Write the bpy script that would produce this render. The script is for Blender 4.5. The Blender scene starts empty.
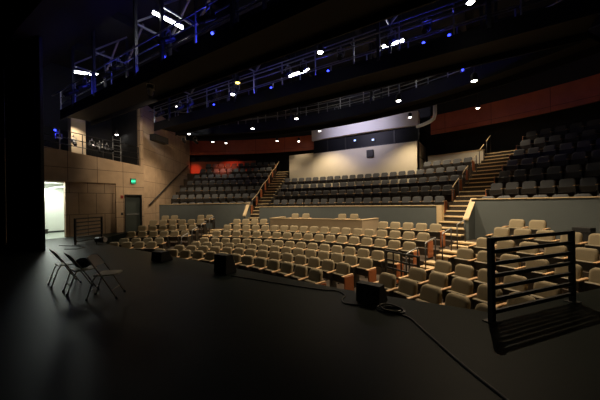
import bpy, math, random
from mathutils import Matrix, Vector
random.seed(7)
SC = bpy.context.scene
COL = SC.collection
PI = math.pi
def R_(a): return math.radians(a)
def pol(r, deg, z=0.0):
    a = R_(deg); return (r*math.sin(a), r*math.cos(a), z)

# ------------------------------------------------------------------ materials
def mat(name, col, rough=.6, metal=0.0, noise=None, spec=.5, bump=0.0, emit=None, strength=0.0, sheen=0.0):
    m = bpy.data.materials.new(name); m.use_nodes = True
    nt = m.node_tree; b = nt.nodes['Principled BSDF']
    b.inputs['Roughness'].default_value = rough; b.inputs['Metallic'].default_value = metal
    b.inputs['Specular IOR Level'].default_value = spec
    if sheen: b.inputs['Sheen Weight'].default_value = sheen
    c = (*col, 1)
    b.inputs['Base Color'].default_value = c
    if noise:
        sc, amt = noise
        tc = nt.nodes.new('ShaderNodeTexCoord'); n = nt.nodes.new('ShaderNodeTexNoise')
        n.inputs['Scale'].default_value = sc; n.inputs['Detail'].default_value = 6
        r = nt.nodes.new('ShaderNodeMix'); r.data_type = 'RGBA'
        r.inputs['A'].default_value = tuple(max(0, v*(1-amt)) for v in col)+(1,)
        r.inputs['B'].default_value = tuple(min(1, v*(1+amt)) for v in col)+(1,)
        nt.links.new(tc.outputs['Object'], n.inputs['Vector'])
        nt.links.new(n.outputs['Fac'], r.inputs['Factor'])
        nt.links.new(r.outputs['Result'], b.inputs['Base Color'])
        if bump:
            bp = nt.nodes.new('ShaderNodeBump'); bp.inputs['Strength'].default_value = bump
            bp.inputs['Distance'].default_value = .01
            nt.links.new(n.outputs['Fac'], bp.inputs['Height']); nt.links.new(bp.outputs['Normal'], b.inputs['Normal'])
    if emit:
        b.inputs['Emission Color'].default_value = (*emit, 1); b.inputs['Emission Strength'].default_value = strength
    return m

def panel_mat(name, col, joint, w, h, rough=.75, along='Y', offset=0.0):
    """flat panels with thin dark joints, laid out on the wall's own plane"""
    m = mat(name, col, rough); nt = m.node_tree; b = nt.nodes['Principled BSDF']
    tc = nt.nodes.new('ShaderNodeTexCoord'); sp = nt.nodes.new('ShaderNodeSeparateXYZ'); cb = nt.nodes.new('ShaderNodeCombineXYZ')
    br = nt.nodes.new('ShaderNodeTexBrick')
    br.offset = offset; br.inputs['Scale'].default_value = 1.0
    br.inputs['Brick Width'].default_value = w; br.inputs['Row Height'].default_value = h
    br.inputs['Mortar Size'].default_value = .012; br.inputs['Mortar Smooth'].default_value = .1
    br.inputs['Color1'].default_value = (*col, 1); br.inputs['Color2'].default_value = (*[c*.9 for c in col], 1)
    br.inputs['Mortar'].default_value = (*joint, 1)
    nz = nt.nodes.new('ShaderNodeTexNoise'); nz.inputs['Scale'].default_value = 2.5; nz.inputs['Detail'].default_value = 8
    mx = nt.nodes.new('ShaderNodeMix'); mx.data_type = 'RGBA'; mx.blend_type = 'MULTIPLY'; mx.inputs['Factor'].default_value = .45
    nt.links.new(tc.outputs['Object'], sp.inputs['Vector'])
    nt.links.new(sp.outputs[along], cb.inputs['X']); nt.links.new(sp.outputs['Z'], cb.inputs['Y'])
    nt.links.new(cb.outputs['Vector'], br.inputs['Vector'])
    nt.links.new(tc.outputs['Object'], nz.inputs['Vector'])
    nt.links.new(br.outputs['Color'], mx.inputs['A']); nt.links.new(nz.outputs['Fac'], mx.inputs['B'])
    nt.links.new(mx.outputs['Result'], b.inputs['Base Color'])
    return m

def emis(name, col, s): return mat(name, (.02, .02, .02), .5, emit=col, strength=s)

M = dict(
    stage=mat('stage_black_paint', (.006, .0092, .0078), .46, noise=(6, .3), spec=.11),
    carpet=mat('brown_carpet', (.06, .042, .028), .95, noise=(30, .25)),
    tread=mat('lit_tread', (.55, .42, .24), .85, noise=(20, .15)),  # same carpet as the floor; the aisle light is put into its tan
    riser=mat('dark_riser', (.03, .024, .018), .9),
    black=mat('black_paint', (.012, .012, .012), .7, noise=(8, .2)),
    ceil=mat('ceiling_black', (.012, .012, .013), .85, noise=(4, .3)),
    drape=mat('black_velour', (.008, .008, .008), .95, noise=(12, .3), sheen=.02),
    steel=mat('black_steel', (.022, .022, .022), .42, spec=.5),
    rail=mat('grey_steel', (.30, .30, .30), .4, metal=.4),
    deck=mat('catwalk_steel', (.007, .007, .008), .7, spec=.2),
    tan=mat('tan_upholstery', (.265, .218, .135), .92, noise=(60, .16), bump=.1),
    grey=mat('grey_upholstery', (.10, .105, .11), .92, noise=(60, .16)),
    shell=mat('dark_plastic_shell', (.02, .016, .012), .5),
    wood=mat('light_maple', (.72, .46, .24), .4, noise=(18, .2)),
    panelwood=mat('orange_cherry_panel', (.42, .13, .045), .42, noise=(9, .25)),
    seatsteel=mat('seat_standard', (.03, .028, .026), .45),
    upper=mat('grey_wall_paint', (.085, .10, .10), .85, noise=(3, .08)),
    cap=mat('tan_cap', (.55, .42, .24), .6, noise=(9, .15)),
    boxwall=mat('tan_plaster', (.40, .31, .20), .8, noise=(3, .08)),
    cream=mat('cream_plaster', (.72, .66, .52), .85, noise=(2, .04)),
    white=mat('white_plaster', (.75, .74, .72), .85),
    red=panel_mat('red_wood_veneer', (.58, .125, .045), (.15, .03, .012), 2.4, 3.0, .5, 'X'),
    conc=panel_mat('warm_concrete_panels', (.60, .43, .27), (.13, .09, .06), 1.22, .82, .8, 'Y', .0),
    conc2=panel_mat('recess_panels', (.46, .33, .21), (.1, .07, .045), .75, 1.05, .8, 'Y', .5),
    concx=panel_mat('warm_concrete_panels_far', (.62, .44, .28), (.2, .14, .09), 1.5, .95, .8, 'Y', .0),
    corr=mat('corridor_white', (.80, .82, .76), .8),
    corrfloor=mat('corridor_vinyl', (.30, .33, .29), .35),
    doorm=mat('dark_door', (.05, .065, .06), .35),
    glass=mat('booth_glass', (.008, .009, .012), .5, spec=.2),
    mull=mat('mullion', (.02, .02, .02), .4),
    rubber=mat('cable_rubber', (.008, .008, .008), .5),
    chairsteel=mat('chair_brown_steel', (.34, .30, .22), .42, metal=.1, spec=.5),
    chairback=mat('chair_beige_steel', (.74, .68, .52), .42),
    cloth=mat('dark_blue_cloth', (.012, .014, .022), .95, noise=(20, .3)),
    redp=mat('red_alarm', (.35, .03, .02), .4),
    tube_e=emis('tube_glow', (1.0, 1.0, .96), 27.0),
    corr_e=emis('corridor_tube_glow', (.93, 1.0, .93), 5.0),
    lens_e=emis('lamp_lens_glow', (1.0, .95, .86), 14.0),
    lens_y=emis('amber_lens_glow', (1.0, .72, .12), 7.0),
    blue_e=emis('blue_lamp_glow', (.03, .045, 1.0), 6.0),
    exit_e=emis('exit_green_glow', (.05, 1.0, .45), 2.2),
    exit_f=emis('exit_face_glow', (.02, .7, .3), .5),
    mon_e=emis('console_screen_glow', (.35, .5, 1.0), 3.0),
    step_e=emis('step_light_glow', (1.0, .45, .15), 2.5),
)

# ------------------------------------------------------------------ mesh builder
class MB:
    def __init__(s): s.v = []; s.f = []; s.m = []; s.mi = 0
    def add(s, vs, fs):
        o = len(s.v); s.v += [tuple(v) for v in vs]
        for f in fs: s.f.append([i+o for i in f]); s.m.append(s.mi)
        return s
    def box(s, x0, x1, y0, y1, z0, z1):
        return s.add([(x, y, z) for z in (z0, z1) for y in (y0, y1) for x in (x0, x1)],
                     [(0, 2, 3, 1), (4, 5, 7, 6), (0, 1, 5, 4), (2, 6, 7, 3), (0, 4, 6, 2), (1, 3, 7, 5)])
    def hexa(s, b, t):
        """b, t: 4 bottom + 4 top corners in order"""
        return s.add(list(b)+list(t), [(3, 2, 1, 0), (4, 5, 6, 7), (0, 1, 5, 4), (1, 2, 6, 5), (2, 3, 7, 6), (3, 0, 4, 7)])
    def bar(s, p, q, w, h=None, up=(0, 0, 1)):
        h = h or w; p = Vector(p); q = Vector(q); d = (q-p).normalized(); u = Vector(up)
        if abs(d.dot(u)) > .98: u = Vector((0, 1, 0))
        r = d.cross(u).normalized()*w/2; u = r.cross(d).normalized()*h/2
        c = [-r-u, r-u, r+u, -r+u]
        return s.hexa([p+k for k in c], [q+k for k in c])
    def tube(s, pts, r, n=8, caps=True):
        pts = [Vector(p) for p in pts]; o = len(s.v); ref = None
        for i, p in enumerate(pts):
            t = (pts[min(i+1, len(pts)-1)]-pts[max(i-1, 0)]).normalized()
            if ref is None:
                ref = t.cross(Vector((0, 0, 1)) if abs(t.z) < .9 else Vector((1, 0, 0))).normalized()
            ref = (ref-t*ref.dot(t)).normalized(); b = t.cross(ref)
            for k in range(n):
                a = 2*PI*k/n; s.v.append(tuple(p+ref*math.cos(a)*r+b*math.sin(a)*r))
        for i in range(len(pts)-1):
            for k in range(n):
                s.f.append([o+i*n+k, o+i*n+(k+1) % n, o+(i+1)*n+(k+1) % n, o+(i+1)*n+k]); s.m.append(s.mi)
        if caps:
            s.f.append([o+k for k in range(n)][::-1]); s.m.append(s.mi)
            e = o+(len(pts)-1)*n; s.f.append([e+k for k in range(n)]); s.m.append(s.mi)
        return s
    def lathe(s, prof, c=(0, 0, 0), n=16):
        """prof: (r, z) list, closed with caps"""
        o = len(s.v); c = Vector(c)
        for r, z in prof:
            for k in range(n):
                a = 2*PI*k/n; s.v.append((c.x+r*math.cos(a), c.y+r*math.sin(a), c.z+z))
        for i in range(len(prof)-1):
            for k in range(n):
                s.f.append([o+i*n+k, o+i*n+(k+1) % n, o+(i+1)*n+(k+1) % n, o+(i+1)*n+k]); s.m.append(s.mi)
        s.f.append([o+k for k in range(n)][::-1]); s.m.append(s.mi)
        e = o+(len(prof)-1)*n; s.f.append([e+k for k in range(n)]); s.m.append(s.mi)
        return s
    def prism(s, poly, z0, z1):
        n = len(poly)
        return s.add([(x, y, z0) for x, y in poly]+[(x, y, z1) for x, y in poly],
                     [list(range(n))[::-1], list(range(n, 2*n))]+[(i, (i+1) % n, n+(i+1) % n, n+i) for i in range(n)])
    def sector(s, r0, r1, a0, a1, z0, z1, n=None, zt=None):
        """annular block; z1 the top at r0, zt the top at r1"""
        n = n or max(1, int(abs(a1-a0)/1.6)); zt = z1 if zt is None else zt; o = len(s.v)
        for i in range(n+1):
            a = a0+(a1-a0)*i/n
            s.v += [pol(r0, a, z0), pol(r1, a, z0), pol(r1, a, zt), pol(r0, a, z1)]
        for i in range(n):
            b = o+4*i
            for k in range(4):
                s.f.append([b+k, b+(k+1) % 4, b+4+(k+1) % 4, b+4+k]); s.m.append(s.mi)
        s.f.append([o, o+3, o+2, o+1]); s.m.append(s.mi)
        e = o+4*n; s.f.append([e, e+1, e+2, e+3]); s.m.append(s.mi)
        return s
    def mesh(s, name, mats, smooth=False, bevel=0):
        me = bpy.data.meshes.new(name); me.from_pydata(s.v, [], s.f)
        for m in (mats if isinstance(mats, (list, tuple)) else [mats]): me.materials.append(m)
        for p, i in zip(me.polygons, s.m): p.material_index = i; p.use_smooth = smooth
        import bmesh
        b = bmesh.new(); b.from_mesh(me); bmesh.ops.recalc_face_normals(b, faces=b.faces)
        if bevel: bmesh.ops.bevel(b, geom=b.edges[:], offset=bevel, segments=2, profile=.6, affect='EDGES', clamp_overlap=True)
        b.to_mesh(me); b.free()
        me.update(); return me
    def build(s, name, mats, parent=None, smooth=False, bevel=0):
        return put(name, s.mesh(name, mats, smooth, bevel), parent)

def put(name, me, parent=None, loc=None, rot=None):
    o = bpy.data.objects.new(name, me); COL.objects.link(o)
    if parent is not None: o.parent = parent
    if loc is not None: o.location = loc
    if rot is not None: o.rotation_euler = rot
    return o
def tag(o, label, cat, group=None, kind=None):
    o['label'] = label; o['category'] = cat
    if group: o['group'] = group
    if kind: o['kind'] = kind
    return o
def thing(name, label, cat, loc=(0, 0, 0), rz=0.0, group=None):
    o = bpy.data.objects.new(name, None); COL.objects.link(o); o.empty_display_size = .1
    o.location = loc; o.rotation_euler = (0, 0, rz)
    return tag(o, label, cat, group)
def struct(o, label=None):
    o['kind'] = 'structure'
    if label: o['label'] = label
    return o

ORD = ['zeroth', 'first', 'second', 'third', 'fourth', 'fifth', 'sixth', 'seventh', 'eighth', 'ninth', 'tenth', 'eleventh', 'twelfth',
       'thirteenth', 'fourteenth', 'fifteenth', 'sixteenth', 'seventeenth', 'eighteenth', 'nineteenth', 'twentieth'] + ['twenty-'+w for w in ('first','second','third','fourth','fifth','sixth','seventh','eighth','ninth')]

# ------------------------------------------------------------------ camera
# theatre frame: origin at the centre of the seating arcs, +Y into the house
cam = bpy.data.cameras.new('camera'); co = bpy.data.objects.new('camera', cam); COL.objects.link(co)
cam.sensor_width = 36; cam.lens = 283/600*36; cam.shift_y = 2.75/600; cam.clip_end = 100; cam.clip_start = .05
yaw = R_(32.6); fwd = Vector((-math.sin(yaw), math.cos(yaw), 0)); rgt = Vector((math.cos(yaw), math.sin(yaw), 0)); up = Vector((0, 0, 1))
roll = .016; ex = (rgt-up*roll).normalized(); ey = (up+rgt*roll).normalized(); ez = -fwd
mt = Matrix((ex, ey, ez)).transposed().to_4x4(); mt.translation = (6.65, 3.2, 1.45)
co.matrix_world = mt; SC.camera = co

# ------------------------------------------------------------------ setting
stage_poly = [(-16, -5), (12, -5), (12, 14.6), (9.7, 11.75), (8.25, 9.63), (6.73, 7.58), (4.74, 7.55), (1.8, 7.78), (-2, 8.05), (-4.95, 8.24), (-6.7, 8.6), (-8.3, 9.75), (-9.7, 11.4), (-16, 11.4)]
fl = MB().prism(stage_poly, -1.3, 0)
struct(fl.build('floor', M['stage']), 'black painted stage floor')

LR0, LP = 9.78, 1.021
LZ = [-1.03, -1.04, -1.05, -1.0, -.77, -.55, -.30, -.09]
LR = [LR0+LP*k for k in range(8)]
t = MB(); FR = .72
t.sector(5.5, LR[3]-FR, -62, 62, -1.6, -1.04)
for k in range(3, 8):
    r1 = LR[k+1]-FR if k < 7 else 18.2
    t.sector(LR[k]-FR, r1, -62 if k < 5 else -39.2, 62, -1.6, LZ[k])
struct(t.build('floor_terrace', M['carpet']), 'stepped carpeted floor of the lower seating')
# lower aisle steps between the terraces
for sg, nm in ((-1, 'floor_steps'), (1, 'floor_steps')):
    s = MB()
    for k in range(3, 8):
        z0, z1 = (LZ[k-1], LZ[k])
        a0, a1 = (20.9, 25.6) if sg > 0 else (-28.8 if k == 3 else -25.8, -20.9)
        r = LR[k]-FR
        s.sector(r-.32, r, a0, a1, -1.5, (z0+z1)/2)
        s.sector(r-.02, r+.36, a0, a1, z1-.04, z1+.006)
        s.sector(r-.34, r-.02, a0, a1, (z0+z1)/2-.04, (z0+z1)/2+.006)
    struct(s.build(nm, M['tread']))

UR0, UP = 18.3, .88
UR = [UR0+UP*k for k in range(7)]
ZS = [.72+.555*k for k in range(7)]      # side blocks
ZC = [.38, .80, 1.36, 1.90, 2.46, 3.0, 3.5]       # centre block
u = MB()
for k in range(7):
    r0 = UR[k]-.62; r1 = UR[k+1]-.62 if k < 6 else 25.2
    u.sector(r0, r1, -46, -19.0, -1.5, ZS[k]); u.sector(r0, r1, 21.2, 44, -1.5, ZS[k])
    if k < 5: u.sector(r0, r1, -16.8, 17.2, -1.5, ZC[k])
    else: u.sector(r0, r1 if k < 6 else 24.5, 8.7, 17.2, -1.5, ZC[k])
struct(u.build('floor_terrace', M['carpet']), 'steep carpeted terraces of the upper seating')
# upper aisles: real flights of treads
for sg in (-1, 1):
    s = MB(); n = 19; a0, a1 = (-19.0, -16.8) if sg < 0 else (17.2, 21.2)
    for i in range(n):
        z = -.09+4.14*(i+1)/n; r = 16.55+.378*i
        s.mi = 1; s.sector(r, r+.39 if i < n-1 else 25, a0, a1, -1.4, z-.045)
        s.mi = 0; s.sector(r-.03, r+.39 if i < n-1 else 25, a0, a1, z-.045, z)
    struct(s.build('floor_stairs', [M['tread'], M['riser']]), 'flight of tan steps rising through the upper seating')

# grey walls in front of the upper seating, with a thin tan cap
def front_wall(a0, a1, zt, name):
    w = MB(); w.sector(17.5, 17.66, a0, a1, -.6, zt-.035)
    w.mi = 1; w.sector(17.47, 17.69, a0, a1, zt-.035, zt)
    if abs(a0) < 18 and abs(a1) < 18: w.sector(17.46, 17.7, a1-.1, a1+.62, -.1, zt)
    return struct(w.build(name, [M['upper'], M['cap']]), 'grey half wall with tan cap below the upper seats')
front_wall(-38.8, -19.0, 1.5, 'wall_front_stalls'); front_wall(21.2, 41, 1.5, 'wall_front_stalls'); front_wall(-16.8, 16.8, 1.25, 'wall_front_stalls')
# sloping cheek walls that flank the aisle steps
for sg in (-1, 1):
    w = MB(); a0, a1 = (-19.6, -19.0) if sg < 0 else (21.0, 21.6)
    w.sector(16.95, 17.6, a0, a1, -.6, .70, zt=1.46)
    w.mi = 1; b_ = [pol(16.92, a0-.04, .68), pol(17.62, a0-.04, 1.46), pol(17.62, a1+.04, 1.46), pol(16.92, a1+.04, .68)]
    w.hexa(b_, [(x, y, z+.06) for x, y, z in b_])
    struct(w.build('wall_cheek', [M['upper'], M['cap']]), 'grey cheek wall with a sloping tan cap beside the aisle steps')

# left side wall
WX = -9.7
def sill(y): return 4.15-.107*(y-7.7)
w = MB()
w.add([(WX, y, z) for y, z in ((8.45, 2.62), (12.1, 2.62), (12.1, sill(12.1)), (8.45, sill(8.45)))]+[(WX-.3, y, z) for y, z in ((8.45, 2.62), (12.1, 2.62), (12.1, sill(12.1)), (8.45, sill(8.45)))],
      [(0, 1, 2, 3), (7, 6, 5, 4), (0, 4, 5, 1), (1, 5, 6, 2), (2, 6, 7, 3), (3, 7, 4, 0)])
w.add([(WX, y, z) for y, z in ((3, 2.62), (8.45, 2.62), (8.45, sill(8.45)), (3, sill(3)))]+[(WX-.3, y, z) for y, z in ((3, 2.62), (8.45, 2.62), (8.45, sill(8.45)), (3, sill(3)))],
      [(0, 1, 2, 3), (7, 6, 5, 4), (0, 4, 5, 1), (1, 5, 6, 2), (2, 6, 7, 3), (3, 7, 4, 0)])
w.box(WX-.3, WX, 10.62, 11.03, -1.3, 2.62)          # pier between recess and exit door
w.box(WX-.3, WX, 11.03, 11.97, 2.03, 2.62)
w.box(WX-.3, WX, 11.97, 12.1, -1.3, 2.62); w.box(WX-.3, WX, 11.93, 12.1, sill(12)-.02, 7.4)
w.box(WX-.3, WX, 3, 6.75, 0, 2.62)
struct(w.build('wall_left', M['conc']), 'warm panelled concrete side wall')
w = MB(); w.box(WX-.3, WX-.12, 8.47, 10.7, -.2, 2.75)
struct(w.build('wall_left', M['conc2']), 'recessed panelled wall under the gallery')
a = R_(-36); dl = Vector((math.sin(a), math.cos(a), 0)); nl = Vector((dl.y, -dl.x, 0))
w = MB(); w.box(-.3, 0, 0, 8.2, -1.5, 7.4)
o = struct(w.build('wall_left', M['concx']), 'warm concrete wall beside the upper left seats'); o.location = (WX, 12.09, 0); o.rotation_euler = (0, 0, R_(36))
# shell
w = MB(); w.box(-16.2, -16, -5, 32, -1.6, 9.6); struct(w.build('wall_left_outer', M['black']))
w = MB(); w.box(10.2, 10.4, -5, 12, -1.6, 9.6); struct(w.build('wall_right', M['black']))
w = MB(); w.box(-.3, 0, 0, 18, -1.6, 9.6); o = struct(w.build('wall_right', M['black'])); o.location = (10.4, 12, 0); o.rotation_euler = (0, 0, R_(-36))
w = MB(); w.box(-16.2, 22, -5.2, -5, -.2, 9.6); struct(w.build('wall_stage_rear', M['black']))
w = MB(); w.box(-16.2, 22, -5.2, 32, 9.4, 9.6)
for y in (10.9, 12.0, 15.6, 18.5, 21.5): w.box(-16, 20, y, y+.3, 8.7, 9.4)
for x in range(-14, 18, 4): w.box(x, x+.2, 8.4, 26, 9.05, 9.4)
struct(w.build('ceiling', M['ceil']), 'black ceiling with steel beams')
w = MB(); w.sector(25.2, 25.4, -46, 44, -1.5, 9.4)  # red wall in shade; the shade is put in as black colour
struct(w.build('wall_back', M['black']), 'back wall behind the upper seats, its shade put in as black')
w = MB(); w.sector(25.1, 25.2, -46, -25, 3.9, 5.35)  # only the lit corner of the back wall keeps its red
struct(w.build('wall_back_lit_part', M['red']), 'lit part of the red back wall in the rear left corner')
# red bulkheads hanging over the back rows, both sides of the control booth
for a0, a1 in ((-46, -10.9), (9.6, 44)):
    w = MB(); w.sector(23.7, 23.85, a0, a1, 5.75, 6.95)
    w.mi = 1; w.sector(23.86, 25.1, a0, a1, 6.2, 6.4); w.sector(23.7, 23.85, a0, a1, 6.95, 9.4)
    struct(w.build('trim_bulkhead', [M['red'], M['ceil']]), 'red wood bulkhead over the rear seats')

# control booth -----------------------------------------------------------------
BY = 22.2
w = MB(); w.box(-4.25, 3.4, BY, BY+.2, .5, 5.22)
w.box(3.3, 3.4, BY, BY+3, .5, 5.22)
struct(w.build('wall_booth', M['cream']), 'cream wall under the control booth windows')
w = MB(); w.hexa([(-6.72, BY+.35, .5), (-4.25, BY+.02, .5), (-4.25, BY+.25, .5), (-6.72, BY+.6, .5)], [(-6.72, BY+.35, 5.38), (-4.25, BY+.02, 5.3), (-4.25, BY+.25, 5.3), (-6.72, BY+.6, 5.38)])
struct(w.build('wall_booth', M['cream']), 'cream wing wall left of the control booth, beside the aisle')
w = MB()
n = 10
for i in range(n):                     # slightly bowed white bulkhead
    x0 = -4.3+7.7*i/n; x1 = -4.3+7.7*(i+1)/n
    f = lambda x: BY-.05-.28*(1-((x+.45)/3.85)**2)
    w.hexa([(x0, f(x0), 6.2), (x1, f(x1), 6.2), (x1, BY+.5, 6.2), (x0, BY+.5, 6.2)], [(x0, f(x0), 7.1), (x1, f(x1), 7.1), (x1, BY+.5, 7.1), (x0, BY+.5, 7.1)])
struct(w.build('trim_booth_bulkhead', M['white']), 'white bowed bulkhead above the booth windows')
w = MB(); w.box(-4.25, 3.4, BY+2.2, BY+2.3, .5, 7.0); w.box(-4.25, -4.15, BY+.3, BY+2.3, 5, 7); w.box(-4.25, 3.4, BY+.25, BY+2.3, 6.22, 6.3); w.box(-4.25, 3.4, BY+.2, BY+2.3, 4.2, 4.3)
struct(w.build('wall_booth_inside', M['black']))
for i, (x0, x1) in enumerate(((-4.2, -3.05), (-2.97, -1.6), (-1.52, 1.86), (1.94, 3.36))):
    wd = bpy.data.objects.new('window_%d' % (i+1), None); COL.objects.link(wd); struct(wd, 'dark control booth window')
    g = MB(); g.box(x0, x1, BY+.09, BY+.10, 5.25, 6.2); struct(g.build('pane', M['glass'], wd))
    g = MB(); g.box(x1, x1+.08, BY+.05, BY+.14, 5.22, 6.2); g.box(x0, x1, BY+.05, BY+.14, 5.22, 5.28); struct(g.build('window_frame', M['mull'], wd))
t_ = thing('monitor_screen', 'small glowing blue screen left of two behind booth window', 'screen', (-.8, BY+.02, 5.79))
MB().box(-.1, .1, -.05, 0, -.08, .09).build('casing', M['mull'], t_); MB().box(-.07, .07, -.056, -.05, -.045, .055).build('display', M['mon_e'], t_)
t_ = thing('monitor_screen', 'small glowing blue screen right of two behind booth window', 'screen', (.5, BY+.02, 5.66))
MB().box(-.1, .1, -.05, 0, -.08, .09).build('casing', M['mull'], t_); MB().box(-.07, .07, -.056, -.05, -.045, .055).build('display', M['mon_e'], t_)
t_ = thing('wall_speaker', 'small square black speaker on the cream booth wall', 'speaker', (.3, BY, 4.74))
MB().box(-.24, .24, -.12, 0, -.25, .25).build('cabinet', M['black'], t_, bevel=.015); MB().box(-.2, .2, -.13, -.12, -.21, .21).build('grille', M['shell'], t_)
g = MB().tube([(3.42, 21.6, 5.98), (3.8, 21.4, 5.98), (4.2, 21.1, 6.02), (4.45, 20.95, 6.12), (4.52, 20.9, 6.35), (4.52, 20.9, 7.4)], .1, 12)
tag(g.build('duct_pipe', M['white'], smooth=True), 'pale bent duct pipe hanging right of the white booth bulkhead', 'pipe')
# low cream parapet right of the booth
w = MB(); w.sector(23.85, 24.0, 9.0, 16.6, 1.0, 4.35); w.mi = 1; w.sector(23.8, 24.05, 9.0, 16.65, 4.35, 4.4)
struct(w.build('wall_parapet', [M['cream'], M['cap']]), 'low cream parapet behind the last rows right of the booth')

# sound position in the middle of the lower seating
w = MB(); r0, r1 = 15.15, 16.75
w.sector(r0, r0+.1, -10.4, 8.7, -.9, .64); w.sector(r0+.1, r1, 8.1, 8.7, -.9, .64); w.sector(r0+.1, r1, -10.4, -9.8, -.9, .64)
w.mi = 1; w.sector(r0-.02, r0+.12, -10.45, 8.75, .64, .67); w.sector(r0+.1, r1, 8.07, 8.75, .64, .67); w.sector(r0+.1, r1, -10.45, -9.77, .64, .67)
struct(w.build('wall_sound_position', [M['boxwall'], M['cap']]), 'tan low wall around the sound position')

# exit door, recess doorway, corridor
d_ = bpy.data.objects.new('door_1', None); COL.objects.link(d_); struct(d_, 'dark exit door under the green sign')
struct(MB().box(WX-.2, WX-.14, 11.08, 11.92, -.1, 2.0).build('door_leaf', M['doorm'], d_))
g = MB(); g.box(WX-.22, WX+.03, 11.03, 11.08, -.1, 2.05); g.box(WX-.22, WX+.03, 11.92, 11.97, -.1, 2.05); g.box(WX-.22, WX+.03, 11.03, 11.97, 2.0, 2.05)
struct(g.build('door_frame', M['mull'], d_)); struct(MB().tube([(WX-.13, 11.16, .95), (WX-.06, 11.16, .95), (WX-.06, 11.8, .95), (WX-.13, 11.8, .95)], .02).build('door_handle', M['rail'], d_))
w = MB(); w.box(-16, -13.5, 5, 9.9, -.1, 3.0); struct(w.build('wall_corridor', M['corr']), 'bright white wall of the corridor')
w = MB(); w.box(-13.5, -10.0, 9.6, 9.8, -.1, 3.0); w.box(-13.5, -10.0, 5.0, 5.2, -.1, 3.0); struct(w.build('wall_corridor', M['corr']))
w = MB(); w.box(-13.6, -9.95, 5.0, 9.8, 2.57, 2.62); struct(w.build('ceiling_corridor', M['corr']))
w = MB(); w.box(-13.5, WX, 5.0, 9.7, .0, .006); struct(w.build('floor_corridor', M['corrfloor']), 'pale corridor floor')
w = MB(); w.box(-13.5, -13.46, 5, 9.6, .0, .1); struct(w.build('baseboard_corridor', M['mull']))
t_ = thing('ceiling_tube_light', 'bright tube light on the corridor ceiling beyond the doorway', 'light', (-12.5, 8.95, 2.57))
MB().box(-1.0, 1.0, -.09, .09, -.06, 0).build('housing', M['corr'], t_); MB().tube([(-.95, 0, -.085), (.95, 0, -.085)], .025).build('tube', M['corr_e'], t_)
t_ = thing('storage_box', 'small dark box on the corridor floor against the white wall', 'box', (-13.2, 8.55, .006))
MB().box(-.22, .22, -.16, .16, 0, .2).build('body', M['shell'], t_, bevel=.01); MB().box(-.235, .235, -.175, .175, .2, .24).build('lid', M['shell'], t_)

# gallery above the left wall
w = MB(); w.box(-15.8, WX-.3, 3, 12.1, 3.4, 3.62); struct(w.build('floor_gallery', M['black']), 'dark gallery floor')
w = MB(); w.box(-13.4, -13.2, 3, 14, 3.4, 9.4); w.box(-13.2, WX-.3, 12.0, 12.2, 3.5, 9.4); struct(w.build('wall_gallery', M['black']))
w = MB(); w.box(-11.9, -11.5, 9.3, 9.95, 3.62, 6.3); struct(w.build('wall_gallery_pier', M['boxwall']), 'tan lit pier inside the gallery')

# ------------------------------------------------------------------ black drapes and teaser
def drape(x0, x1, y, z0, z1, label):
    o = MB(); n = int(abs(x1-x0)/.05)
    for i in range(n+1):
        x = x0+(x1-x0)*i/n; yy = y+.07*math.sin(i*.9)+.02*math.sin(i*2.3)
        o.v += [(x, yy, z0), (x, yy, z1), (x, yy+.02, z1), (x, yy+.02, z0)]
    for i in range(n):
        b = 4*i
        for k in range(4): o.f.append([b+k, b+(k+1) % 4, b+4+(k+1) % 4, b+4+k]); o.m.append(0)
    return tag(o.build('stage_drape', M['drape'], smooth=True), label, 'curtain')
drape(-9.62, -5.48, 6.5, .0, 9.3, 'tall black stage drape hanging at the edge of the lit doorway')
o = drape(-3.4, 0, 0, .0, 9.3, 'tall black drape hanging along the dark side wall at the photo edge'); o.location = (-9.5, 6.4, 0); o.rotation_euler = (0, 0, R_(90))
o = MB(); o.box(-16, 10.2, 6.3, 7.3, 7.05, 9.4); o.box(-16, 10.2, 5.9, 6.3, 6.95, 7.1); struct(o.build('trim_proscenium', M['ceil']), 'black header beam over the stage edge')

# ------------------------------------------------------------------ theatre seats
def back_mesh(name, m):
    hw, zb, zt, rad = .218, .42, .86, .085
    out = []
    for cx, cz, a0, rr in ((hw-rad, zt-rad, 0, rad), (-(hw-rad), zt-rad, 90, rad), (-(hw-.03), zb+.03, 180, .03), (hw-.03, zb+.03, 270, .03)):
        for i in range(7):
            a = R_(a0+15*i); out.append((cx+rr*math.cos(a), cz+rr*math.sin(a)))
    # gently arched top
    out = [(x, z+.02*(1-(x/hw)**2)*(1 if z > .6 else 0)) for x, z in out]
    b = MB(); n = len(out)
    lay = [(1.0, -.0), (1.0, -.055), (.95, -.078), (.75, -.088)]
    cz = (zb+zt)/2
    for sc, y in lay:
        for x, z in out:
            X = x*sc; Z = cz+(z-cz)*(1-(1-sc)*.9)
            b.v.append((X, y-.55*X*X+.17*(Z-zt), Z))
    for l in range(len(lay)-1):
        for i in range(n): b.f.append([l*n+i, l*n+(i+1) % n, (l+1)*n+(i+1) % n, (l+1)*n+i]); b.m.append(0)
    b.f.append(list(range(n))[::-1]); b.m.append(0); b.f.append(list(range((len(lay)-1)*n, len(lay)*n))); b.m.append(0)
    return b.mesh(name, m, smooth=True)
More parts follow.
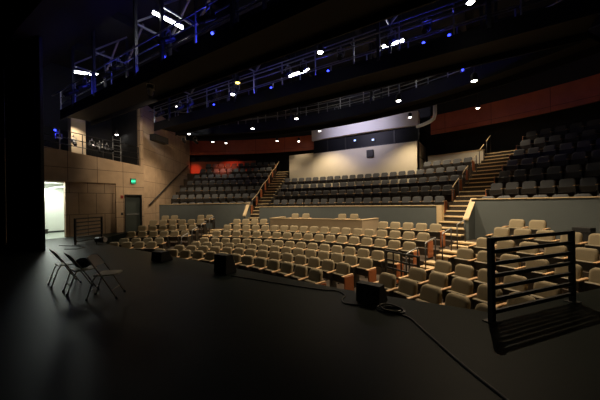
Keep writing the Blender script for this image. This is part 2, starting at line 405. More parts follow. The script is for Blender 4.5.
def cushion_mesh(name, m):
    b = MB(); b.mi = 0          # folded up pan: fabric towards the back, dark shell towards the stage
    P = lambda y, z: (y, z)
    b.hexa([(-.22, -.14, .40), (.22, -.14, .40), (.22, -.20, .37), (-.22, -.20, .37)], [(-.225, -.155, .60), (.225, -.155, .60), (.225, -.225, .60), (-.225, -.225, .60)])
    b.mi = 1
    b.hexa([(-.225, -.20, .365), (.225, -.20, .365), (.225, -.235, .39), (-.225, -.235, .39)], [(-.23, -.225, .605), (.23, -.225, .605), (.23, -.25, .59), (-.23, -.25, .59)])
    return b.mesh(name, [m, M['shell']], bevel=.008)
def arm_mesh():
    b = MB(); b.hexa([(-.032, -.40, .60), (.032, -.40, .60), (.03, -.02, .615), (-.03, -.02, .615)], [(-.032, -.41, .628), (.032, -.41, .628), (.03, -.02, .645), (-.03, -.02, .645)])
    return b.mesh('armrest', M['wood'], bevel=.007)
def leg_mesh():
    b = MB(); b.box(-.018, .018, -.30, -.06, .05, .60); b.box(-.03, .03, -.38, -.02, 0, .05); b.box(-.022, .022, -.36, -.30, .45, .60)
    return b.mesh('leg', M['seatsteel'])
def end_mesh(m):
    b = MB(); b.box(-.016, .016, -.36, -.03, .06, .60); return b.mesh('end_panel', m, bevel=.006)
def rear_mesh():
    b = MB(); b.hexa([(-.22, -.05, .40), (.22, -.05, .40), (.22, -.08, .40), (-.22, -.08, .40)], [(-.215, .03, .83), (.215, .03, .83), (.215, .0, .83), (-.215, .0, .83)])
    return b.mesh('back_shell', M['shell'], bevel=.006)
ARM, LEG, REAR = arm_mesh(), leg_mesh(), rear_mesh()
ENDW, ENDB = end_mesh(M['panelwood']), end_mesh(M['shell'])
BACK = {'t': back_mesh('backrest', M['tan']), 'g': back_mesh('backrest', M['grey'])}
CUSH = {'t': cushion_mesh('seat_cushion', M['tan']), 'g': cushion_mesh('seat_cushion', M['grey'])}
SEATS = []; HIDE = {('r', 5, 5), ('r', 6, 5)} | {('ur', k, i) for k, n in enumerate((7, 6, 6, 6, 6, 6, 5)) for i in range(n, 12)}
def seat(kind, r, phi, z, label, group, lend=None, rend=None, sp=.56, key=None):
    if key in HIDE: return
    nm = 'theatre_seat' if kind == 't' else 'balcony_seat'
    j = random.uniform(-.6, .6)
    t = thing(nm, label, 'seat', pol(r, phi, z), R_(-phi+j), group)
    put('backrest', BACK[kind], t); 
    put('seat_cushion', CUSH[kind], t)
    h = sp/2
    put('armrest', ARM, t, (h, 0, 0)); put('leg', LEG, t, (h, 0, 0))
    if lend is not None:
        put('armrest', ARM, t, (-h, 0, 0)); put('leg', LEG, t, (-h, 0, 0)); put('end_panel', lend, t, (-h-.03, 0, 0))
    if rend is not None: put('end_panel', rend, t, (h+.03, 0, 0))
    SEATS.append((key, t))
    return t
SP = .56
def rowname(k): return ['front', 'second', 'third', 'fourth', 'fifth', 'sixth', 'seventh', 'eighth'][k]
NL = [13, 14, 15, 17, 18, 19, 20]
for k in range(7):
    r = LR[k]; st = math.degrees(SP/r); n = NL[k]
    for i in range(n):
        ph = (i-(n-1)/2)*st
        if k == 6 and -11.6 < ph < 9.9: continue
        if ('c', k, i) in HIDE: continue
        seat('t', r, ph, LZ[k], 'tan theatre seat, %s from left aisle in the %s row of the lower centre block' % (ORD[i+1], rowname(k)),
             'tan seats of the lower centre block', ENDW if i == 0 else None, ENDW if i == n-1 else None, key=('c', k, i))
# seats inside the sound position: only their tops rise over the tan wall
for i, (ph, wd) in enumerate(((-7.3, 'first'), (-5.0, 'second'), (2.4, 'third'), (4.7, 'fourth'))):
    seat('t', LR[7]-.35, ph, -.02, 'tan seat top peeking over the tan sound wall, %s from its left end' % wd, 'seats behind the sound position wall', ENDB, ENDB)
LEFT0 = {1: 0, 2: -29.3, 3: -30.3, 4: -26.9, 5: -27.3, 6: -27.3, 7: -26.9}
LEFT1 = {1: 10, 2: -37.9, 3: -38.3, 4: -38.9, 5: -38.7, 6: -38.4, 7: -39}
def inside_stage(x, y):
    # right and left stage wings
    if x > 6.73: return y < 7.58+(x-6.73)*1.37+.55
    if x < -4.95: return False
    return y < 8.5
# side blocks of the lower seating
for k in range(1, 8):
    r = LR[k]; st = math.degrees(SP/r)
    i = 0; ph = 27.0
    while ph < 50:                      # right block
        x, y, _ = pol(r, ph)
        if k == 7 and i > 1: break
        if inside_stage(x, y) or x > 9.6: break
        if ('r', k, i) not in HIDE:
            seat('t', r, ph, LZ[k], 'tan theatre seat, %s from the aisle in the %s row of the lower right block' % (ORD[i+1], rowname(k)),
                 'tan seats of the lower right block', ENDB if i == 0 else None, None, key=('r', k, i))
        i += 1; ph += st
    i = 0; ph = LEFT0[k]
    while ph > LEFT1[k]:                     # left block
        x, y, _ = pol(r, ph)
        if inside_stage(x, y) or x < -10.4: break
        if k == 7 and i in (2, 3): i += 1; ph -= st; continue
        if k == 7 and i > 5: break
        if ('l', k, i) not in HIDE:
            seat('t', r, ph, LZ[k], 'tan theatre seat, %s from the aisle in the %s row of the lower left block' % (ORD[i+1], rowname(k)),
                 'tan seats of the lower left block', None, ENDB if i == 0 else None, key=('l', k, i))
        i += 1; ph -= st
# upper seating
for k in range(7):
    r = UR[k]; st = math.degrees(SP/r)
    n = int(32.6/st)
    for i in range(n):
        ph = (i-(n-1)/2)*st
        if k >= 5 and ph < 9.3: continue
        if k == 6: continue
        if ('uc', k, i) in HIDE: continue
        seat('g', r, ph, ZC[k], 'grey balcony seat, %s from left aisle in the %s row of the upper centre block' % (ORD[i+1], rowname(k)),
             'grey seats of the upper centre block', ENDB if i == 0 else None, ENDW if i == n-1 else None, key=('uc', k, i))
    for sg, bk in ((1, 'right'), (-1, 'left')):
        i = 0; ph = 22.2 if sg > 0 else 20.2
        while ph < (35.5 if sg > 0 else (37.0 if k < 4 else 35.6 if k == 4 else 34.4)):
            if ('u'+bk[0], k, i) not in HIDE:
                seat('g', r, sg*ph, ZS[k], 'grey balcony seat, %s from the aisle in the %s row of the upper %s block' % (ORD[i+1], rowname(k), bk),
                     'grey seats of the upper %s block' % bk, ENDW if (i == 0 and sg > 0) else None, ENDW if (i == 0 and sg < 0) else None, key=('u'+bk[0], k, i))
            i += 1; ph += st

# ------------------------------------------------------------------ railings
def guard(p, q, h, nb, label, name='guard_railing', uprights=0, group=None):
    p = Vector((p[0], p[1], p[2])); q = Vector((q[0], q[1], q[2]))
    L = (q-p).length; ang = math.atan2(q.y-p.y, q.x-p.x)
    t = thing(name, label, 'railing', p, ang, group)
    for x in (0, L):
        MB().box(x-.03, x+.03, -.03, .03, 0, h).build('post', M['steel'], t, bevel=.004)
        MB().box(x-.07, x+.07, -.07, .07, 0, .012).build('base_plate', M['steel'], t)
    for i in range(nb):
        z = h-.025-(h-.14)*i/(nb-1)
        MB().box(.03, L-.03, -.018, .018, z-.022, z+.022).build('rail', M['steel'], t)
    for i in range(uprights):
        x = L*(i+1)/(uprights+1); MB().box(x-.015, x+.015, -.015, .015, .1, h-.03).build('upright', M['steel'], t)
    return t
guard((6.74, 7.24, 0), (7.71, 8.58, 0), 1.0, 7, 'black steel railing with seven bars on the stage edge, in front of right seats')
guard((-6.18, 7.59, 0), (-6.95, 8.79, 0), 1.0, 7, 'black steel railing on the far stage corner below the left gallery')
guard((4.31, 11.44, -1.04), (5.28, 10.91, -1.04), 1.08, 5, 'black guard railing with uprights across the foot of the right aisle', uprights=3)

def hairpin(r, phi, zf, label, length=.55, dphi=0.0, h=.9, mat_=None, group=None, rise=.2):
    """a bent handrail standing in an aisle: two posts and one bent tube"""
    x, y, z = pol(r, phi, zf)
    t = thing('aisle_handrail', label, 'handrail', (x, y, z), R_(-phi), group)
    MB().tube([(0, -.04, h-.1), (0, -.03, h-.03), (0, .03, h), (0, length*.5, h+rise*.5), (0, length, h+rise)], .021, 8).build('rail', mat_ or M['rail'], t, smooth=True)
    MB().tube([(0, -.04, 0), (0, -.04, h-.09)], .02, 8).build('post', M['steel'], t, smooth=True)
    MB().tube([(0, length, rise), (0, length, h+rise)], .02, 8).build('post', M['steel'], t, smooth=True)
    return t
for k, nm in ((3, 'lowest'), (4, 'second lowest'), (5, 'second highest'), (6, 'highest')):
    hairpin(LR[k], 21.9, LZ[k]+.005, 'bent steel handrail at the right lower aisle, %s of four' % nm, rise=(LZ[k+1]-LZ[k])/2, group='handrails of the right lower aisle')
    hairpin(LR[k], -25.4, LZ[k]+.005, 'bent steel handrail at the left lower aisle, %s of four' % nm, rise=(LZ[k+1]-LZ[k])/2, group='handrails of the left lower aisle')
for i, nm in enumerate(('lowest', 'second', 'third', 'fourth', 'highest')):
    r = 18.55+1.12*i; zz = -.09+4.14*(int((r-16.55)/.378)+1)/19
    hairpin(r, 17.6, zz, 'pale bent handrail on the right upper stairs, %s of five' % nm, length=.62, rise=.36, mat_=M['cap'], group='handrails of the right upper stairs')
# long sloping rail on the left upper stairs
def sloping_rail(name, pts, label, mt_, rad=.025, h=.9):
    t = thing(name, label, 'handrail', pts[0])
    o = Vector(pts[0]); P = [Vector(p)-o for p in pts]
    MB().tube([p+Vector((0, 0, h)) for p in P], rad, 8).build('rail', mt_, t, smooth=True)
    for p in P: MB().tube([p, p+Vector((0, 0, h))], .018, 6).build('post', M['steel'], t, smooth=True)
    return t
pts = []
for i in range(7):
    r = 17.75+.95*i; zz = -.09+4.14*(int((r-16.55)/.378)+1)/19; pts.append(pol(r, -18.7, zz))
sloping_rail('stair_railing', pts, 'long sloping railing lit gold along the left upper stairs', M['cap'])
# wall handrail on the concrete wall
wp = [Vector((WX, 12.1, 0))+dl*s+nl*.09+Vector((0, 0, z)) for s, z in ((.5, 1.5), (3.8, 3.05), (7.5, 4.75))]
t_ = thing('wall_handrail', 'dark sloping handrail fixed on the concrete wall beside the upper left seats', 'handrail', wp[0])
MB().tube([p-wp[0] for p in wp], .035, 8).build('rail', M['steel'], t_, smooth=True)
for p in wp: MB().tube([p-wp[0], p-wp[0]-nl*.09], .015, 6).build('bracket', M['steel'], t_)

# ------------------------------------------------------------------ folding chairs on the stage
def chair(x, y, rz, label):
    t = thing('folding_chair', label, 'chair', (x, y, 0), rz, 'folding chairs on the stage'); t.scale = (.85, .85, .85)
    for sx in (-1, 1):
        MB().tube([(sx*.20, .25, .01), (sx*.205, .02, .42), (sx*.205, -.16, .70), (sx*.195, -.215, .775)], .0125, 8).build('front_leg', M['chairsteel'], t, smooth=True)
        MB().tube([(sx*.175, -.24, .01), (sx*.18, -.13, .36), (sx*.18, -.06, .46)], .0115, 8).build('rear_leg', M['chairsteel'], t, smooth=True)
        for p in ((sx*.20, .25), (sx*.175, -.24)): MB().lathe([(.018, 0), (.02, .012), (.016, .04)], (p[0], p[1], 0), 10).build('foot_cap', M['rubber'], t)
    MB().tube([(-.20, .17, .15), (.20, .17, .15)], .009).build('stretcher', M['chairsteel'], t); MB().tube([(-.18, -.19, .17), (.18, -.19, .17)], .009).build('stretcher', M['chairsteel'], t)
    # curved sheet backrest
    b = MB(); n = 10
    for i in range(n+1):
        xx = -.205+.41*i/n; cv = .035*(1-(xx/.205)**2); top = .79-.03*abs(xx/.205)**3
        for z, yy in ((.60, -.095), (top, -.215)):
            b.v += [(xx, yy-cv, z), (xx, yy-cv+.014, z)]
    for i in range(n):
        p = 4*i; q = p+4
        b.f += [[p, q, q+2, p+2], [p+1, p+3, q+3, q+1], [p+2, q+2, q+3, p+3], [p, p+1, q+1, q]]; b.m += [0]*4
    b.f += [[0, 2, 3, 1], [4*n, 4*n+1, 4*n+3, 4*n+2]]; b.m += [0, 0]
    b.build('backrest', M['chairback'], t, smooth=False)
    s = MB(); poly = [(-.19, -.13), (.19, -.13), (.195, .1), (.17, .21), (.12, .25), (-.12, .25), (-.17, .21), (-.195, .1)]
    s.prism(poly, .425, .45); s.build('seat', M['chairback'], t, bevel=.008)
    return t
chair(.04, 5.28, R_(-8), 'beige steel folding chair nearest the black drape, seen from the side')
chair(.84, 5.25, R_(-8), 'beige steel folding chair between the other two, with a dark bundle on it')
chair(1.57, 5.33, R_(-44), 'beige steel folding chair turned towards the seats, nearest the auditorium')
b = MB(); prof = []
for i in range(9):
    for k in range(14):
        a = 2*PI*k/14; el = PI*(i/8-.5); rr = math.cos(el)
        jx = 1+.12*math.sin(3*a+i); b.v.append((.15*rr*math.cos(a)*jx, .12*rr*math.sin(a)*jx, .085+.075*math.sin(el)*(1+.2*math.sin(2*a))))
for i in range(8):
    for k in range(14): b.f.append([i*14+k, i*14+(k+1) % 14, (i+1)*14+(k+1) % 14, (i+1)*14+k]); b.m.append(0)
o = b.build('cloth_bundle', M['cloth'], smooth=True); o.location = (.85, 5.29, .386)
tag(o, 'dark bundle of cloth resting on the seat of the middle folding chair', 'bundle')

# ------------------------------------------------------------------ boxes, monitors and cables on the stage edge
def floor_monitor(x, y, rz, wd, dp, h, label):
    t = thing('stage_monitor', label, 'speaker', (x, y, 0), rz)
    c = MB(); hw = wd/2
    c.hexa([(-hw, -dp/2, .015), (hw, -dp/2, .015), (hw, dp/2, .015), (-hw, dp/2, .015)], [(-hw, -dp/2+.02, h), (hw, -dp/2+.02, h), (hw, dp/2-.12, h), (-hw, dp/2-.12, h)])
    c.build('cabinet', M['black'], t, bevel=.012)
    MB().hexa([(-hw+.03, dp/2-.002, .05), (hw-.03, dp/2-.002, .05), (hw-.03, dp/2+.008, .05), (-hw+.03, dp/2+.008, .05)],
              [(-hw+.03, dp/2-.105, h-.04), (hw-.03, dp/2-.105, h-.04), (hw-.03, dp/2-.095, h-.04), (-hw+.03, dp/2-.095, h-.04)]).build('grille', M['shell'], t)
    for sx in (-1, 1): MB().box(sx*hw*.8-.03, sx*hw*.8+.03, -dp/2+.03, dp/2-.03, 0, .016).build('foot', M['rubber'], t)
    MB().box(-.08, .08, -dp/2-.004, -dp/2+.03, h*.55, h*.75).build('connector_plate', M['seatsteel'], t)
    return t
floor_monitor(5.3, 7.2, R_(-8), .36, .3, .28, 'black stage monitor box at the stage edge beside the coiled cable')
floor_monitor(2.1, 7.36, 0, .36, .32, .4, 'tall black stage monitor box at the stage edge before the centre seats')
floor_monitor(-.34, 7.45, R_(4), .4, .36, .26, 'low black stage monitor box at the stage edge before the left aisle')
t_ = thing('floor_lamp_unit', 'low dark lantern with a shiny lens on the far stage corner', 'light', (-5.62, 8.2, 0), .3)
MB().tube([(-.2, 0, .16), (.2, 0, .16)], .11, 14).build('body', M['steel'], t_, smooth=True); MB().tube([(.2, 0, .16), (.23, 0, .16)], .09, 14).build('lens', M['rail'], t_)
g = MB(); g.bar((-.05, -.13, 0), (-.05, -.13, .18), .03, .012); g.bar((-.05, .13, 0), (-.05, .13, .18), .03, .012); g.bar((-.05, -.14, .006), (-.05, .14, .006), .04, .012); g.build('yoke', M['steel'], t_)
t_ = thing('equipment_case', 'small black case on the last row behind the right railing', 'case', pol(LR[7]-.1, 32.6, LZ[7]), R_(-33))
MB().box(-.2, .2, -.15, .15, .02, .72).build('body', M['black'], t_, bevel=.01); MB().box(-.21, .21, -.16, .16, .60, .62).build('lid_seam', M['steel'], t_)
for sx in (-1, 1): MB().box(sx*.15-.03, sx*.15+.03, -.12, .12, 0, .02).build('foot', M['rubber'], t_)

def spline(pts, n=8):
    P = [Vector((p[0], p[1], p[2] if len(p) > 2 else .011)) for p in pts]; out = []
    for i in range(len(P)-1):
        p0, p1, p2, p3 = P[max(i-1, 0)], P[i], P[i+1], P[min(i+2, len(P)-1)]
        for k in range(n):
            s = k/n; out.append(.5*((2*p1)+(-p0+p2)*s+(2*p0-5*p1+4*p2-p3)*s*s+(-p0+3*p1-3*p2+p3)*s**3))
    out.append(P[-1]); return out
def cable(pts, label, r=.011, name='cable'):
    return tag(MB().tube(spline(pts), r, 6).build(name, M['rubber'], smooth=True), label, 'cable')
cable([(2.42, 7.22), (3.0, 7.24), (3.6, 7.26), (4.39, 7.31), (4.65, 7.38), (4.86, 7.24), (4.9, 7.05), (4.98, 6.93), (5.1, 6.93), (5.2, 6.95), (5.27, 6.96)], 'black cable looping along the stage edge between the two monitor boxes')
cable([(5.70, 6.94), (5.9, 6.84), (6.05, 6.64), (6.39, 6.18), (6.62, 5.89), (6.78, 5.71), (6.9, 5.5), (6.95, 5.2)], 'black cable running from the coil across the stage floor towards the front', .012)
coil = []
for i in range(60):
    a = 2*PI*i/20; rr = .125+.02*math.sin(i*.7); coil.append((5.63+rr*1.25*math.cos(a), 6.97+rr*.85*math.sin(a), .013+.019*(i//20)))
tag(MB().tube(coil, .011, 6).build('cable_coil', M['rubber'], smooth=True), 'coil of black cable lying beside the stage monitor box', 'cable')
cable([(-5.2, 6.95), (-4.9, 7.2), (-5.3, 7.55), (-5.9, 7.4), (-6.5, 7.2)], 'thin black cable on the lit floor before the doorway', .012)

# ------------------------------------------------------------------ left wall bits
t_ = thing('exit_sign', 'green glowing exit sign above the dark side door', 'sign', (WX, 11.5, 2.8))
MB().box(0, .05, -.14, .14, -.15, .15).build('housing', M['mull'], t_); MB().box(.05, .056, -.12, .12, -.13, .13).build('face', M['exit_f'], t_)
def letters(word, x, y0, z0, ch, parent, m):
    seg = {'E': [((0, 0), (0, 1)), ((0, 1), (.6, 1)), ((0, .5), (.5, .5)), ((0, 0), (.6, 0))], 'X': [((0, 0), (.6, 1)), ((0, 1), (.6, 0))],
           'I': [((.3, 0), (.3, 1))], 'T': [((0, 1), (.6, 1)), ((.3, 0), (.3, 1))]}
    g = MB(); y = y0
    for c in word:
        for (a0, b0), (a1, b1) in seg[c]: g.bar((x, y+a0*ch, z0+b0*ch), (x, y+a1*ch, z0+b1*ch), .022, .004, up=(1, 0, 0))
        y += ch*(.5 if c == 'I' else .8)
    return g.build('lettering', m, parent)
letters('EXIT', .059, -.10, -.045, .075, t_, M['exit_e'])
t_ = thing('alarm_pull', 'small red alarm box on the pier beside the exit door', 'alarm', (WX, 10.9, 1.92)); MB().box(0, .05, -.06, .06, -.08, .08).build('body', M['redp'], t_, bevel=.008); MB().box(.05, .07, -.03, .03, -.02, .01).build('handle', M['mull'], t_)
t_ = thing('switch_plate', 'small dark switch plate on the pier below the red alarm', 'switch', (WX, 10.9, 1.0)); MB().box(0, .015, -.05, .05, -.07, .07).build('plate', M['mull'], t_); MB().box(.015, .03, -.015, .015, -.02, .02).build('toggle', M['shell'], t_)
# black loudspeaker on the concrete wall
t_ = thing('wall_loudspeaker', 'long black loudspeaker mounted on the concrete wall above the exit door', 'speaker', (WX+.3, 12.9, 5.37), R_(14))
MB().hexa([(-.2, -.52, -.16), (.2, -.52, -.16), (.2, .5, -.24), (-.2, .5, -.24)], [(-.2, -.52, .2), (.2, -.52, .2), (.2, .5, .12), (-.2, .5, .12)]).build('cabinet', M['black'], t_, bevel=.015)
MB().box(.2, .215, -.45, .44, -.15, .1).build('grille', M['shell'], t_); MB().bar((-.2, 0, 0), (-.42, 0, 0), .06).build('bracket', M['steel'], t_)

# gallery rail, ladder, lamp
t_ = thing('gallery_railing', 'dark pipe railing along the edge of the left gallery', 'railing', (WX-.15, 7.4, 3.62))
for i in range(6):
    y = i*.9; MB().tube([(0, y, 0), (0, y, 1.5-.085*y*.9)], .022, 8).build('post', M['rail' if i == 1 else 'steel'], t_, smooth=True)
for zz in (1.5, 1.15, .85): MB().tube([(0, 0, zz), (0, 4.5, zz-.36)], .02, 8).build('rail', M['steel'], t_, smooth=True)
t_ = thing('gallery_ladder', 'pale steel ladder standing in the left gallery', 'ladder', (-10.6, 11.1, 3.62))
for yy in (-.2, .2): MB().tube([(0, yy, 0), (0, yy, 1.7)], .025, 8).build('rail', M['rail'], t_, smooth=True)
for i in range(5): MB().tube([(0, -.2, .25+.32*i), (0, .2, .25+.32*i)], .016, 8).build('rung', M['rail'], t_, smooth=True)

# ------------------------------------------------------------------ stage lanterns and lamps
def lantern_meshes():
    a = MB(); a.tube([(0, -.16, 0), (0, -.12, 0), (0, .12, 0), (0, .18, 0)], .095, 12); a.box(-.07, .07, -.22, -.15, -.07, .07)
    l = MB(); l.tube([(0, .18, 0), (0, .34, 0)], .075, 12)
    y = MB(); y.bar((-.12, 0, 0), (-.12, 0, .24), .03, .012); y.bar((.12, 0, 0), (.12, 0, .24), .03, .012); y.bar((-.126, 0, .24), (.126, 0, .24), .03, .012)
    c = MB(); c.box(-.03, .03, -.03, .03, .246, .30); c.tube([(0, 0, .30), (0, 0, .36)], .02, 8)
    return a.mesh('body', M['steel'], bevel=0), l.mesh('barrel', M['deck']), y.mesh('yoke', M['rail']), c.mesh('clamp', M['rail'])
LAN = lantern_meshes()
def lantern(x, y, z, rz, rx, label, group):
    t = thing('stage_lantern', label, 'stage light', (x, y, z), rz, group)
    for nm, me in zip(('body', 'barrel', 'yoke', 'clamp'), LAN): put(nm, me, t, None, (rx, 0, 0) if nm in ('body', 'barrel') else None)
    return t

# catwalks
def catwalk_straight(y0, y1, x0, x1, z, label, step, trim_x=()):
    t = thing('catwalk', label, 'catwalk', (0, y0, z))
    D = y1-y0
    MB().box(x0, x1, 0, D, -.16, 0).build('deck', M['deck'], t)
    g = MB(); g.box(x0, x1, -.05, 0, -.35, .12); g.build('edge_beam', M['deck'], t)
    g = MB(); g.box(x0, x1, D, D+.05, -.35, .12); g.build('edge_beam', M['deck'], t)
    for yy in (-.02, D+.02):
        for zz in (1.05, .72, .40): MB().tube([(x0, yy, zz), (x1, yy, zz)], .02, 6).build('rail', M['rail'], t, smooth=True)
    n = int((x1-x0)/step)
    for i in range(n+1):
        x = x0+(x1-x0)*i/n
        for yy in (-.02, D+.02): MB().box(x-.02, x+.02, yy-.02, yy+.02, 0, 1.06).build('post', M['rail'], t)
    MB().tube([(x0, -.35, .72), (x1, -.35, .72)], .024, 8).build('lighting_pipe', M['rail'], t, smooth=True)
    for i in range(0, n+1, 2):
        x = x0+(x1-x0)*i/n; MB().tube([(x, -.35, .72), (x, 0, .72)], .018, 6).build('outrigger', M['steel'], t)
    for x in trim_x:      # hanger frames up to the roof
        for yy in (-.05, D+.05): MB().box(x-.05, x+.05, yy-.05, yy+.05, 0, 9.02-z).build('hanger', M['steel'], t)
        MB().bar((x, -.05, 1.9), (x, D+.05, 3.1), .06).build('brace', M['rail'], t)
        MB().bar((x, -.05, 1.86), (x, D+.05, 1.86), .06).build('brace', M['rail'], t)
        MB().bar((x, D+.05, 1.9), (x+1.4, D+.05, 3.2), .07).build('brace', M['rail'], t)
    return t
CZ = 6.05
catwalk_straight(8.62, 9.85, -10.6, 9.9, CZ, 'nearest catwalk under the ceiling, crossing above the stage edge', 1.7, (-9.05, -6.9, -3.6, -2.0, 1.2))
catwalk_straight(12.45, 13.75, -9.1, 9.1, CZ, 'middle catwalk hung with blue lamps, above the middle rows of seats', 1.45, (-7.6, -2.6, 3.9, 6.9))
def catwalk_arc(r0, r1, a0, a1, z, label):
    t = thing('catwalk', label, 'catwalk', (0, 0, 0))
    MB().sector(r0, r1, a0, a1, z-.16, z).build('deck', M['deck'], t)
    MB().sector(r0-.05, r0, a0, a1, z-.4, z+.12).build('edge_beam', M['deck'], t); MB().sector(r1, r1+.05, a0, a1, z-.4, z+.12).build('edge_beam', M['deck'], t)
    n = 30
    for rr in (r0, r1):
        for zz in (1.05, .72, .40): MB().tube([pol(rr, a0+(a1-a0)*i/n, z+zz) for i in range(n+1)], .02, 6).build('rail', M['rail'], t, smooth=True)
        for i in range(0, n+1, 2):
            p = pol(rr, a0+(a1-a0)*i/n, z); MB().box(p[0]-.02, p[0]+.02, p[1]-.02, p[1]+.02, z, z+1.06).build('post', M['rail'], t)
    for aa in (-24, -8, 8, 24):
        for rr in (r0, r1):
            p = pol(rr, aa, z); MB().box(p[0]-.05, p[0]+.05, p[1]-.05, p[1]+.05, z, 9.02).build('hanger', M['steel'], t)
    return t
catwalk_arc(16.6, 17.75, -33, 33, CZ+.05, 'curved rear catwalk, farthest from the stage')
# a duct running under the rear catwalk
g = MB().tube([pol(15.0, a_, 6.55) for a_ in range(-21, 22, 2)], .15, 12)
tag(g.build('air_duct', M['rail'], smooth=True), 'long grey round air duct curving between the middle and rear catwalks', 'duct')

# fluorescent tubes over the catwalks
def tube_light(p, q, label, hang=True, top=9.02):
    p = Vector(p); q = Vector(q); c = (p+q)/2; d = (q-p)/2
    t = thing('tube_light', label, 'light', c, 0, 'bare tube lights over the catwalks')
    MB().bar(-d+Vector((0, 0, .07)), d+Vector((0, 0, .07)), .1, .05).build('housing', M['white'], t)
    MB().tube([-d, d], .042, 10).build('tube', M['tube_e'], t, smooth=True)
    if hang:
        for s in (-.8, .8): MB().tube([d*s+Vector((0, 0, .09)), d*s+Vector((0, 0, top-c.z))], .008, 6).build('wire', M['steel'], t)
    return t
tube_light((-9.25, 8.6, 7.7), (-8.6, 9.62, 7.7), 'bright bare tube light leftmost on the nearest catwalk, by the black drape')
tube_light((-2.24, 8.42, 7.7), (-2.15, 9.46, 7.7), 'bright bare tube light at the top of the nearest catwalk, under steel braces')
tube_light((-.8, 14.1, 7.35), (.3, 14.05, 7.35), 'bright bare tube light over the middle catwalk, left of the other one')
tube_light((3.5, 14.25, 7.45), (4.3, 14.25, 7.45), 'bright bare tube light over the middle catwalk, right of the other one')
# blue lamps clipped to the catwalks
def blue_lamp(x, y, z, label, power=18, r=.045):
    t = thing('blue_lamp', label, 'light', (x, y, z), 0, 'small blue work lamps on the catwalks')
    MB().box(-.06, .06, .05, .09, -.09, .11).build('bracket', M['steel'], t); MB().lathe([(.01, -r), (r*.8, -r*.6), (r, 0), (r*.8, r*.6), (.01, r)], (0, 0, 0), 12).build('bulb', M['blue_e'], t, smooth=True)
    l = bpy.data.lights.new('blue_glow', 'POINT'); l.energy = power*1.5; l.color = (.04, .05, 1.0); l.shadow_soft_size = .05
    lo = bpy.data.objects.new('blue_glow', l); COL.objects.link(lo); lo.location = (x, y, z-.08)
for x, y, z, lb, pw in ((-4.71, 13.0, 6.5, 'blue lamp on the middle catwalk, leftmost of its row', 22), (-1.03, 13.0, 6.5, 'blue lamp on the middle catwalk just left of its left tube light', 22),
                    (1.76, 13.0, 6.5, 'blue lamp on the middle catwalk just right of its left tube light', 18), (5.17, 13.0, 6.5, 'blue lamp on the middle catwalk right of its right tube light', 18),
                    (5.9, 13.0, 6.5, 'blue lamp on the middle catwalk, rightmost of its row', 14), (-2.54, 8.95, 6.6, 'blue lamp on the nearest catwalk below its upper tube light', 24),
                    (-6.3, 9.2, 6.6, 'blue lamp on the nearest catwalk, nearest the drape end', 28), (-.1, 9.0, 6.6, 'blue lamp on the nearest catwalk, rightmost of its row', 24),
                    (6.1, 16.35, 6.7, 'blue lamp on the curved rear catwalk', 7), (-10.4, 8.3, 5.1, 'blue lamp inside the left gallery', 4)):
    blue_lamp(x, y, z, lb, pw)
for i, (x, y, z, rz) in enumerate(((-7.9, 12.3, 5.6, 160), (-6.2, 12.3, 6.9, 175), (-5.4, 12.3, 6.8, 190), (-3.5, 12.3, 6.85, 150), (-2.2, 12.3, 6.9, 200), (.5, 12.3, 6.7, 170), (1.2, 12.3, 6.8, 185), (2.7, 12.3, 6.8, 195), (4.4, 12.3, 6.75, 165), (5.4, 12.3, 6.8, 175))):
    lantern(x, 12.1, 6.41, R_(rz), R_(-35), 'dark stage lantern hung on the middle catwalk rail, %s from the left' % ORD[i+1], 'stage lanterns on the middle catwalk')
for i, (x, z, rz) in enumerate(((-8.2, 6.7, 170), (-7.0, 6.7, 190), (-5.2, 6.75, 160), (-4.2, 6.7, 185), (-1.2, 6.8, 175), (.6, 6.8, 165))):
    lantern(x, 8.27, 6.41, R_(rz), R_(-35), 'dark stage lantern hung on the nearest catwalk rail, %s from the left' % ORD[i+1], 'stage lanterns on the nearest catwalk')
for i, (y, rz, rx) in enumerate(((8.5, 250, -20), (9.1, 265, -35), (9.9, 290, -25), (10.25, 250, -50), (10.6, 300, -15))):
    lantern(-10.6, y, 4.75-.05*i, R_(rz), R_(rx), 'stage lantern stored in the left gallery, %s from the drape' % ORD[i+1], 'stage lanterns in the left gallery')

# house lights: small pendant cans, each with its lamp
def spot(x, y, z, power, col=(1, .80, .56), ang=110, blend=.6, tgt=None, soft=.07, name='house_light_beam'):
    l = bpy.data.lights.new(name, 'SPOT'); l.energy = power; l.color = col; l.spot_size = R_(ang); l.spot_blend = blend; l.shadow_soft_size = soft
    o = bpy.data.objects.new(name, l); COL.objects.link(o); o.location = (x, y, z)
    if tgt: o.rotation_euler = (Vector(tgt)-Vector((x, y, z))).to_track_quat('-Z', 'Y').to_euler()
    return o
def can(x, y, z, label, power=0, lens='lens_e', top=9.02, r=.105, **kw):
    t = thing('pendant_lamp', label, 'lamp', (x, y, z), 0, 'small round house lamps')
    MB().lathe([(r*.92, 0), (r, .02), (r, .2), (r*.55, .27), (.03, .28)], (0, 0, 0), 16).build('can', M['steel'], t, smooth=True)
    MB().lathe([(.02, -.035), (r*.6, -.028), (r*.88, .0)], (0, 0, 0), 16).build('lens', M[lens], t, smooth=True)
    MB().tube([(0, 0, .28), (0, 0, top-z)], .012, 6).build('stem', M['steel'], t)
    if power: spot(x, y, z-.06, power, **kw)
    return t
W1 = (1, .78, .52); W2 = (1, .86, .68)
can(-1.5, 11.45, 6.3, 'amber round lamp under the middle catwalk, above a white one', 300, 'lens_y', col=W1, ang=100)
can(-1.98, 11.64, 6.0, 'white round lamp under the middle catwalk beside the amber one', 230, col=W1, ang=100)
can(2.34, 11.3, 6.3, 'bright round lamp above the front centre rows, right of the blue lamps', 430, col=W1, ang=98)
can(6.5, 11.35, 6.3, 'bright round lamp at the top edge, above the right aisle', 850, soft=.03, col=W1, ang=102)
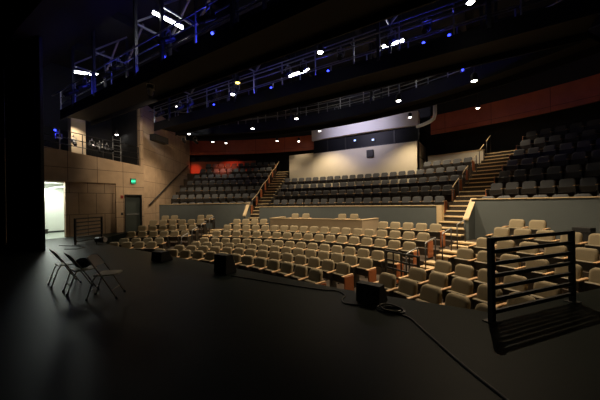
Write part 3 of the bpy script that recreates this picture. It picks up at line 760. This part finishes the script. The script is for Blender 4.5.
can(3.9, 15.0, 5.5, 'round lamp on a long stem right of the sound position, under the rear catwalk', 1200, col=W1, ang=112)
can(6.51, 14.54, 5.5, 'round lamp on a long stem above the foot of the right upper stairs', 950, col=W1, ang=98)
can(-.96, 14.9, 5.6, 'round lamp on a long stem above the left end of the sound position', 900, col=W1, ang=112)
can(-3.7, 14.75, 5.5, 'round lamp on a long stem above the top of the left lower aisle', 820, col=W1, ang=112)
can(-8.05, 13.95, 5.68, 'round lamp over the lower left seats, leftmost over the seating', 520, col=W1, ang=130)
can(3.25, 20.5, 6.3, 'round lamp hanging before the right end of the white bulkhead', 620, col=W1, ang=120)
can(-2.7, 20.5, 6.4, 'round lamp hanging before the left end of the white bulkhead', 620, col=W1, ang=120)
can(-6.7, 20.9, 6.3, 'round lamp before the red bulkhead above the left stairs', 150, col=W1)
can(-5.4, 22.0, 6.3, 'round lamp between red bulkhead and cream wing wall', 60, col=W1)
can(6.58, 20.9, 6.3, 'round lamp before the red bulkhead above the right stairs', 250, col=W1, ang=125)
can(-10.91, 18.19, 6.3, 'round lamp over the upper left seats, left of a close pair', 90, col=W2, ang=80)
can(-10.39, 19.05, 6.3, 'round lamp over the upper left seats, right of a close pair', 90, col=W2, ang=80)
can(-11.9, 12.6-.9, 5.75, 'round lamp inside the dark end of the left gallery', 10, col=W2)
# unseen red lanterns added to redden the rear left seats and corner
for (x, y, z), tg, pw, an, lb in (((-9.0, 15.1, 5.58), (-11.6, 20.0, 4.5), 1700, 26, 'added stage lantern with red filter under the rear catwalk, reddening the upper left rows'),
                                ((-9.4, 14.55, 5.58), (-15.3, 19.85, 4.55), 1700, 11, 'added stage lantern with red filter under the rear catwalk, reddening the rear left corner')):
    q = Vector(tg)-Vector((x, y, z)); rz_ = math.atan2(-q.x, q.y)
    lantern(x, y, z, rz_, -R_(10), lb, None)
    qn = q.normalized()*.42; spot(x+qn.x, y+qn.y, z+qn.z, pw, (1, .15, .07), an, 1.0, tg, .04, 'red_fill')
# unseen lanterns added: cool for the booth bulkhead, warm for the left wall
lantern(-.4, 18.35, 6.75, 0, R_(5), 'added stage lantern behind the rear catwalk to brighten the white booth bulkhead', None)
spot(-.4, 18.8, 6.8, 420, (.80, .74, 1.0), 100, .7, (-.45, 22, 6.65), .05, 'bulkhead_fill')
lantern(-3.2, 8.85, 5.53, R_(60), -R_(20), 'added stage lantern under the nearest catwalk to brighten the left concrete wall', None)
spot(-3.6, 9.08, 5.45, 900, (1, .78, .54), 62, 1.0, (-10.3, 12.6, 3.6), .1, 'wall_fill')
# gallery working light on the tan pier
can(-7.9, 13.1, 7.05, 'white work lamp over the far left end of the middle catwalk', 90, col=(.9, .95, 1), ang=150)
can(-10.9, 9.3, 6.2, 'work lamp above the tan pier in the left gallery', 320, col=W2)

# work light comes from the tube meshes; doorway spill from added area lights
l = bpy.data.lights.new('corridor_glow', 'AREA'); l.energy = 52; l.shape = 'RECTANGLE'; l.size = 1.9; l.size_y = .2; l.color = (.92, 1, .9)
o = bpy.data.objects.new('corridor_glow', l); COL.objects.link(o); o.location = (-12.5, 8.8, 2.46)
l2 = l.copy(); l2.energy = 80; l2.size = .4; l2.size_y = 1.0; o = bpy.data.objects.new('corridor_glow', l2); COL.objects.link(o); o.location = (-10.6, 7.9, 2.5); o.rotation_euler = (0, R_(-38), 0)  # unseen light added inside the doorway to brighten the stage floor

wd = bpy.data.worlds.new('World'); SC.world = wd; wd.use_nodes = True
wd.node_tree.nodes['Background'].inputs['Color'].default_value = (.0, .0, .0, 1)
SC.view_settings.view_transform = 'Standard'; SC.view_settings.look = 'None'; SC.view_settings.gamma = 1; SC.view_settings.exposure = 0.0
SC.view_settings.use_curve_mapping = False
SC.cycles.use_denoising = True
SC.cycles.max_bounces = 6
SC.cycles.sample_clamp_indirect = 4
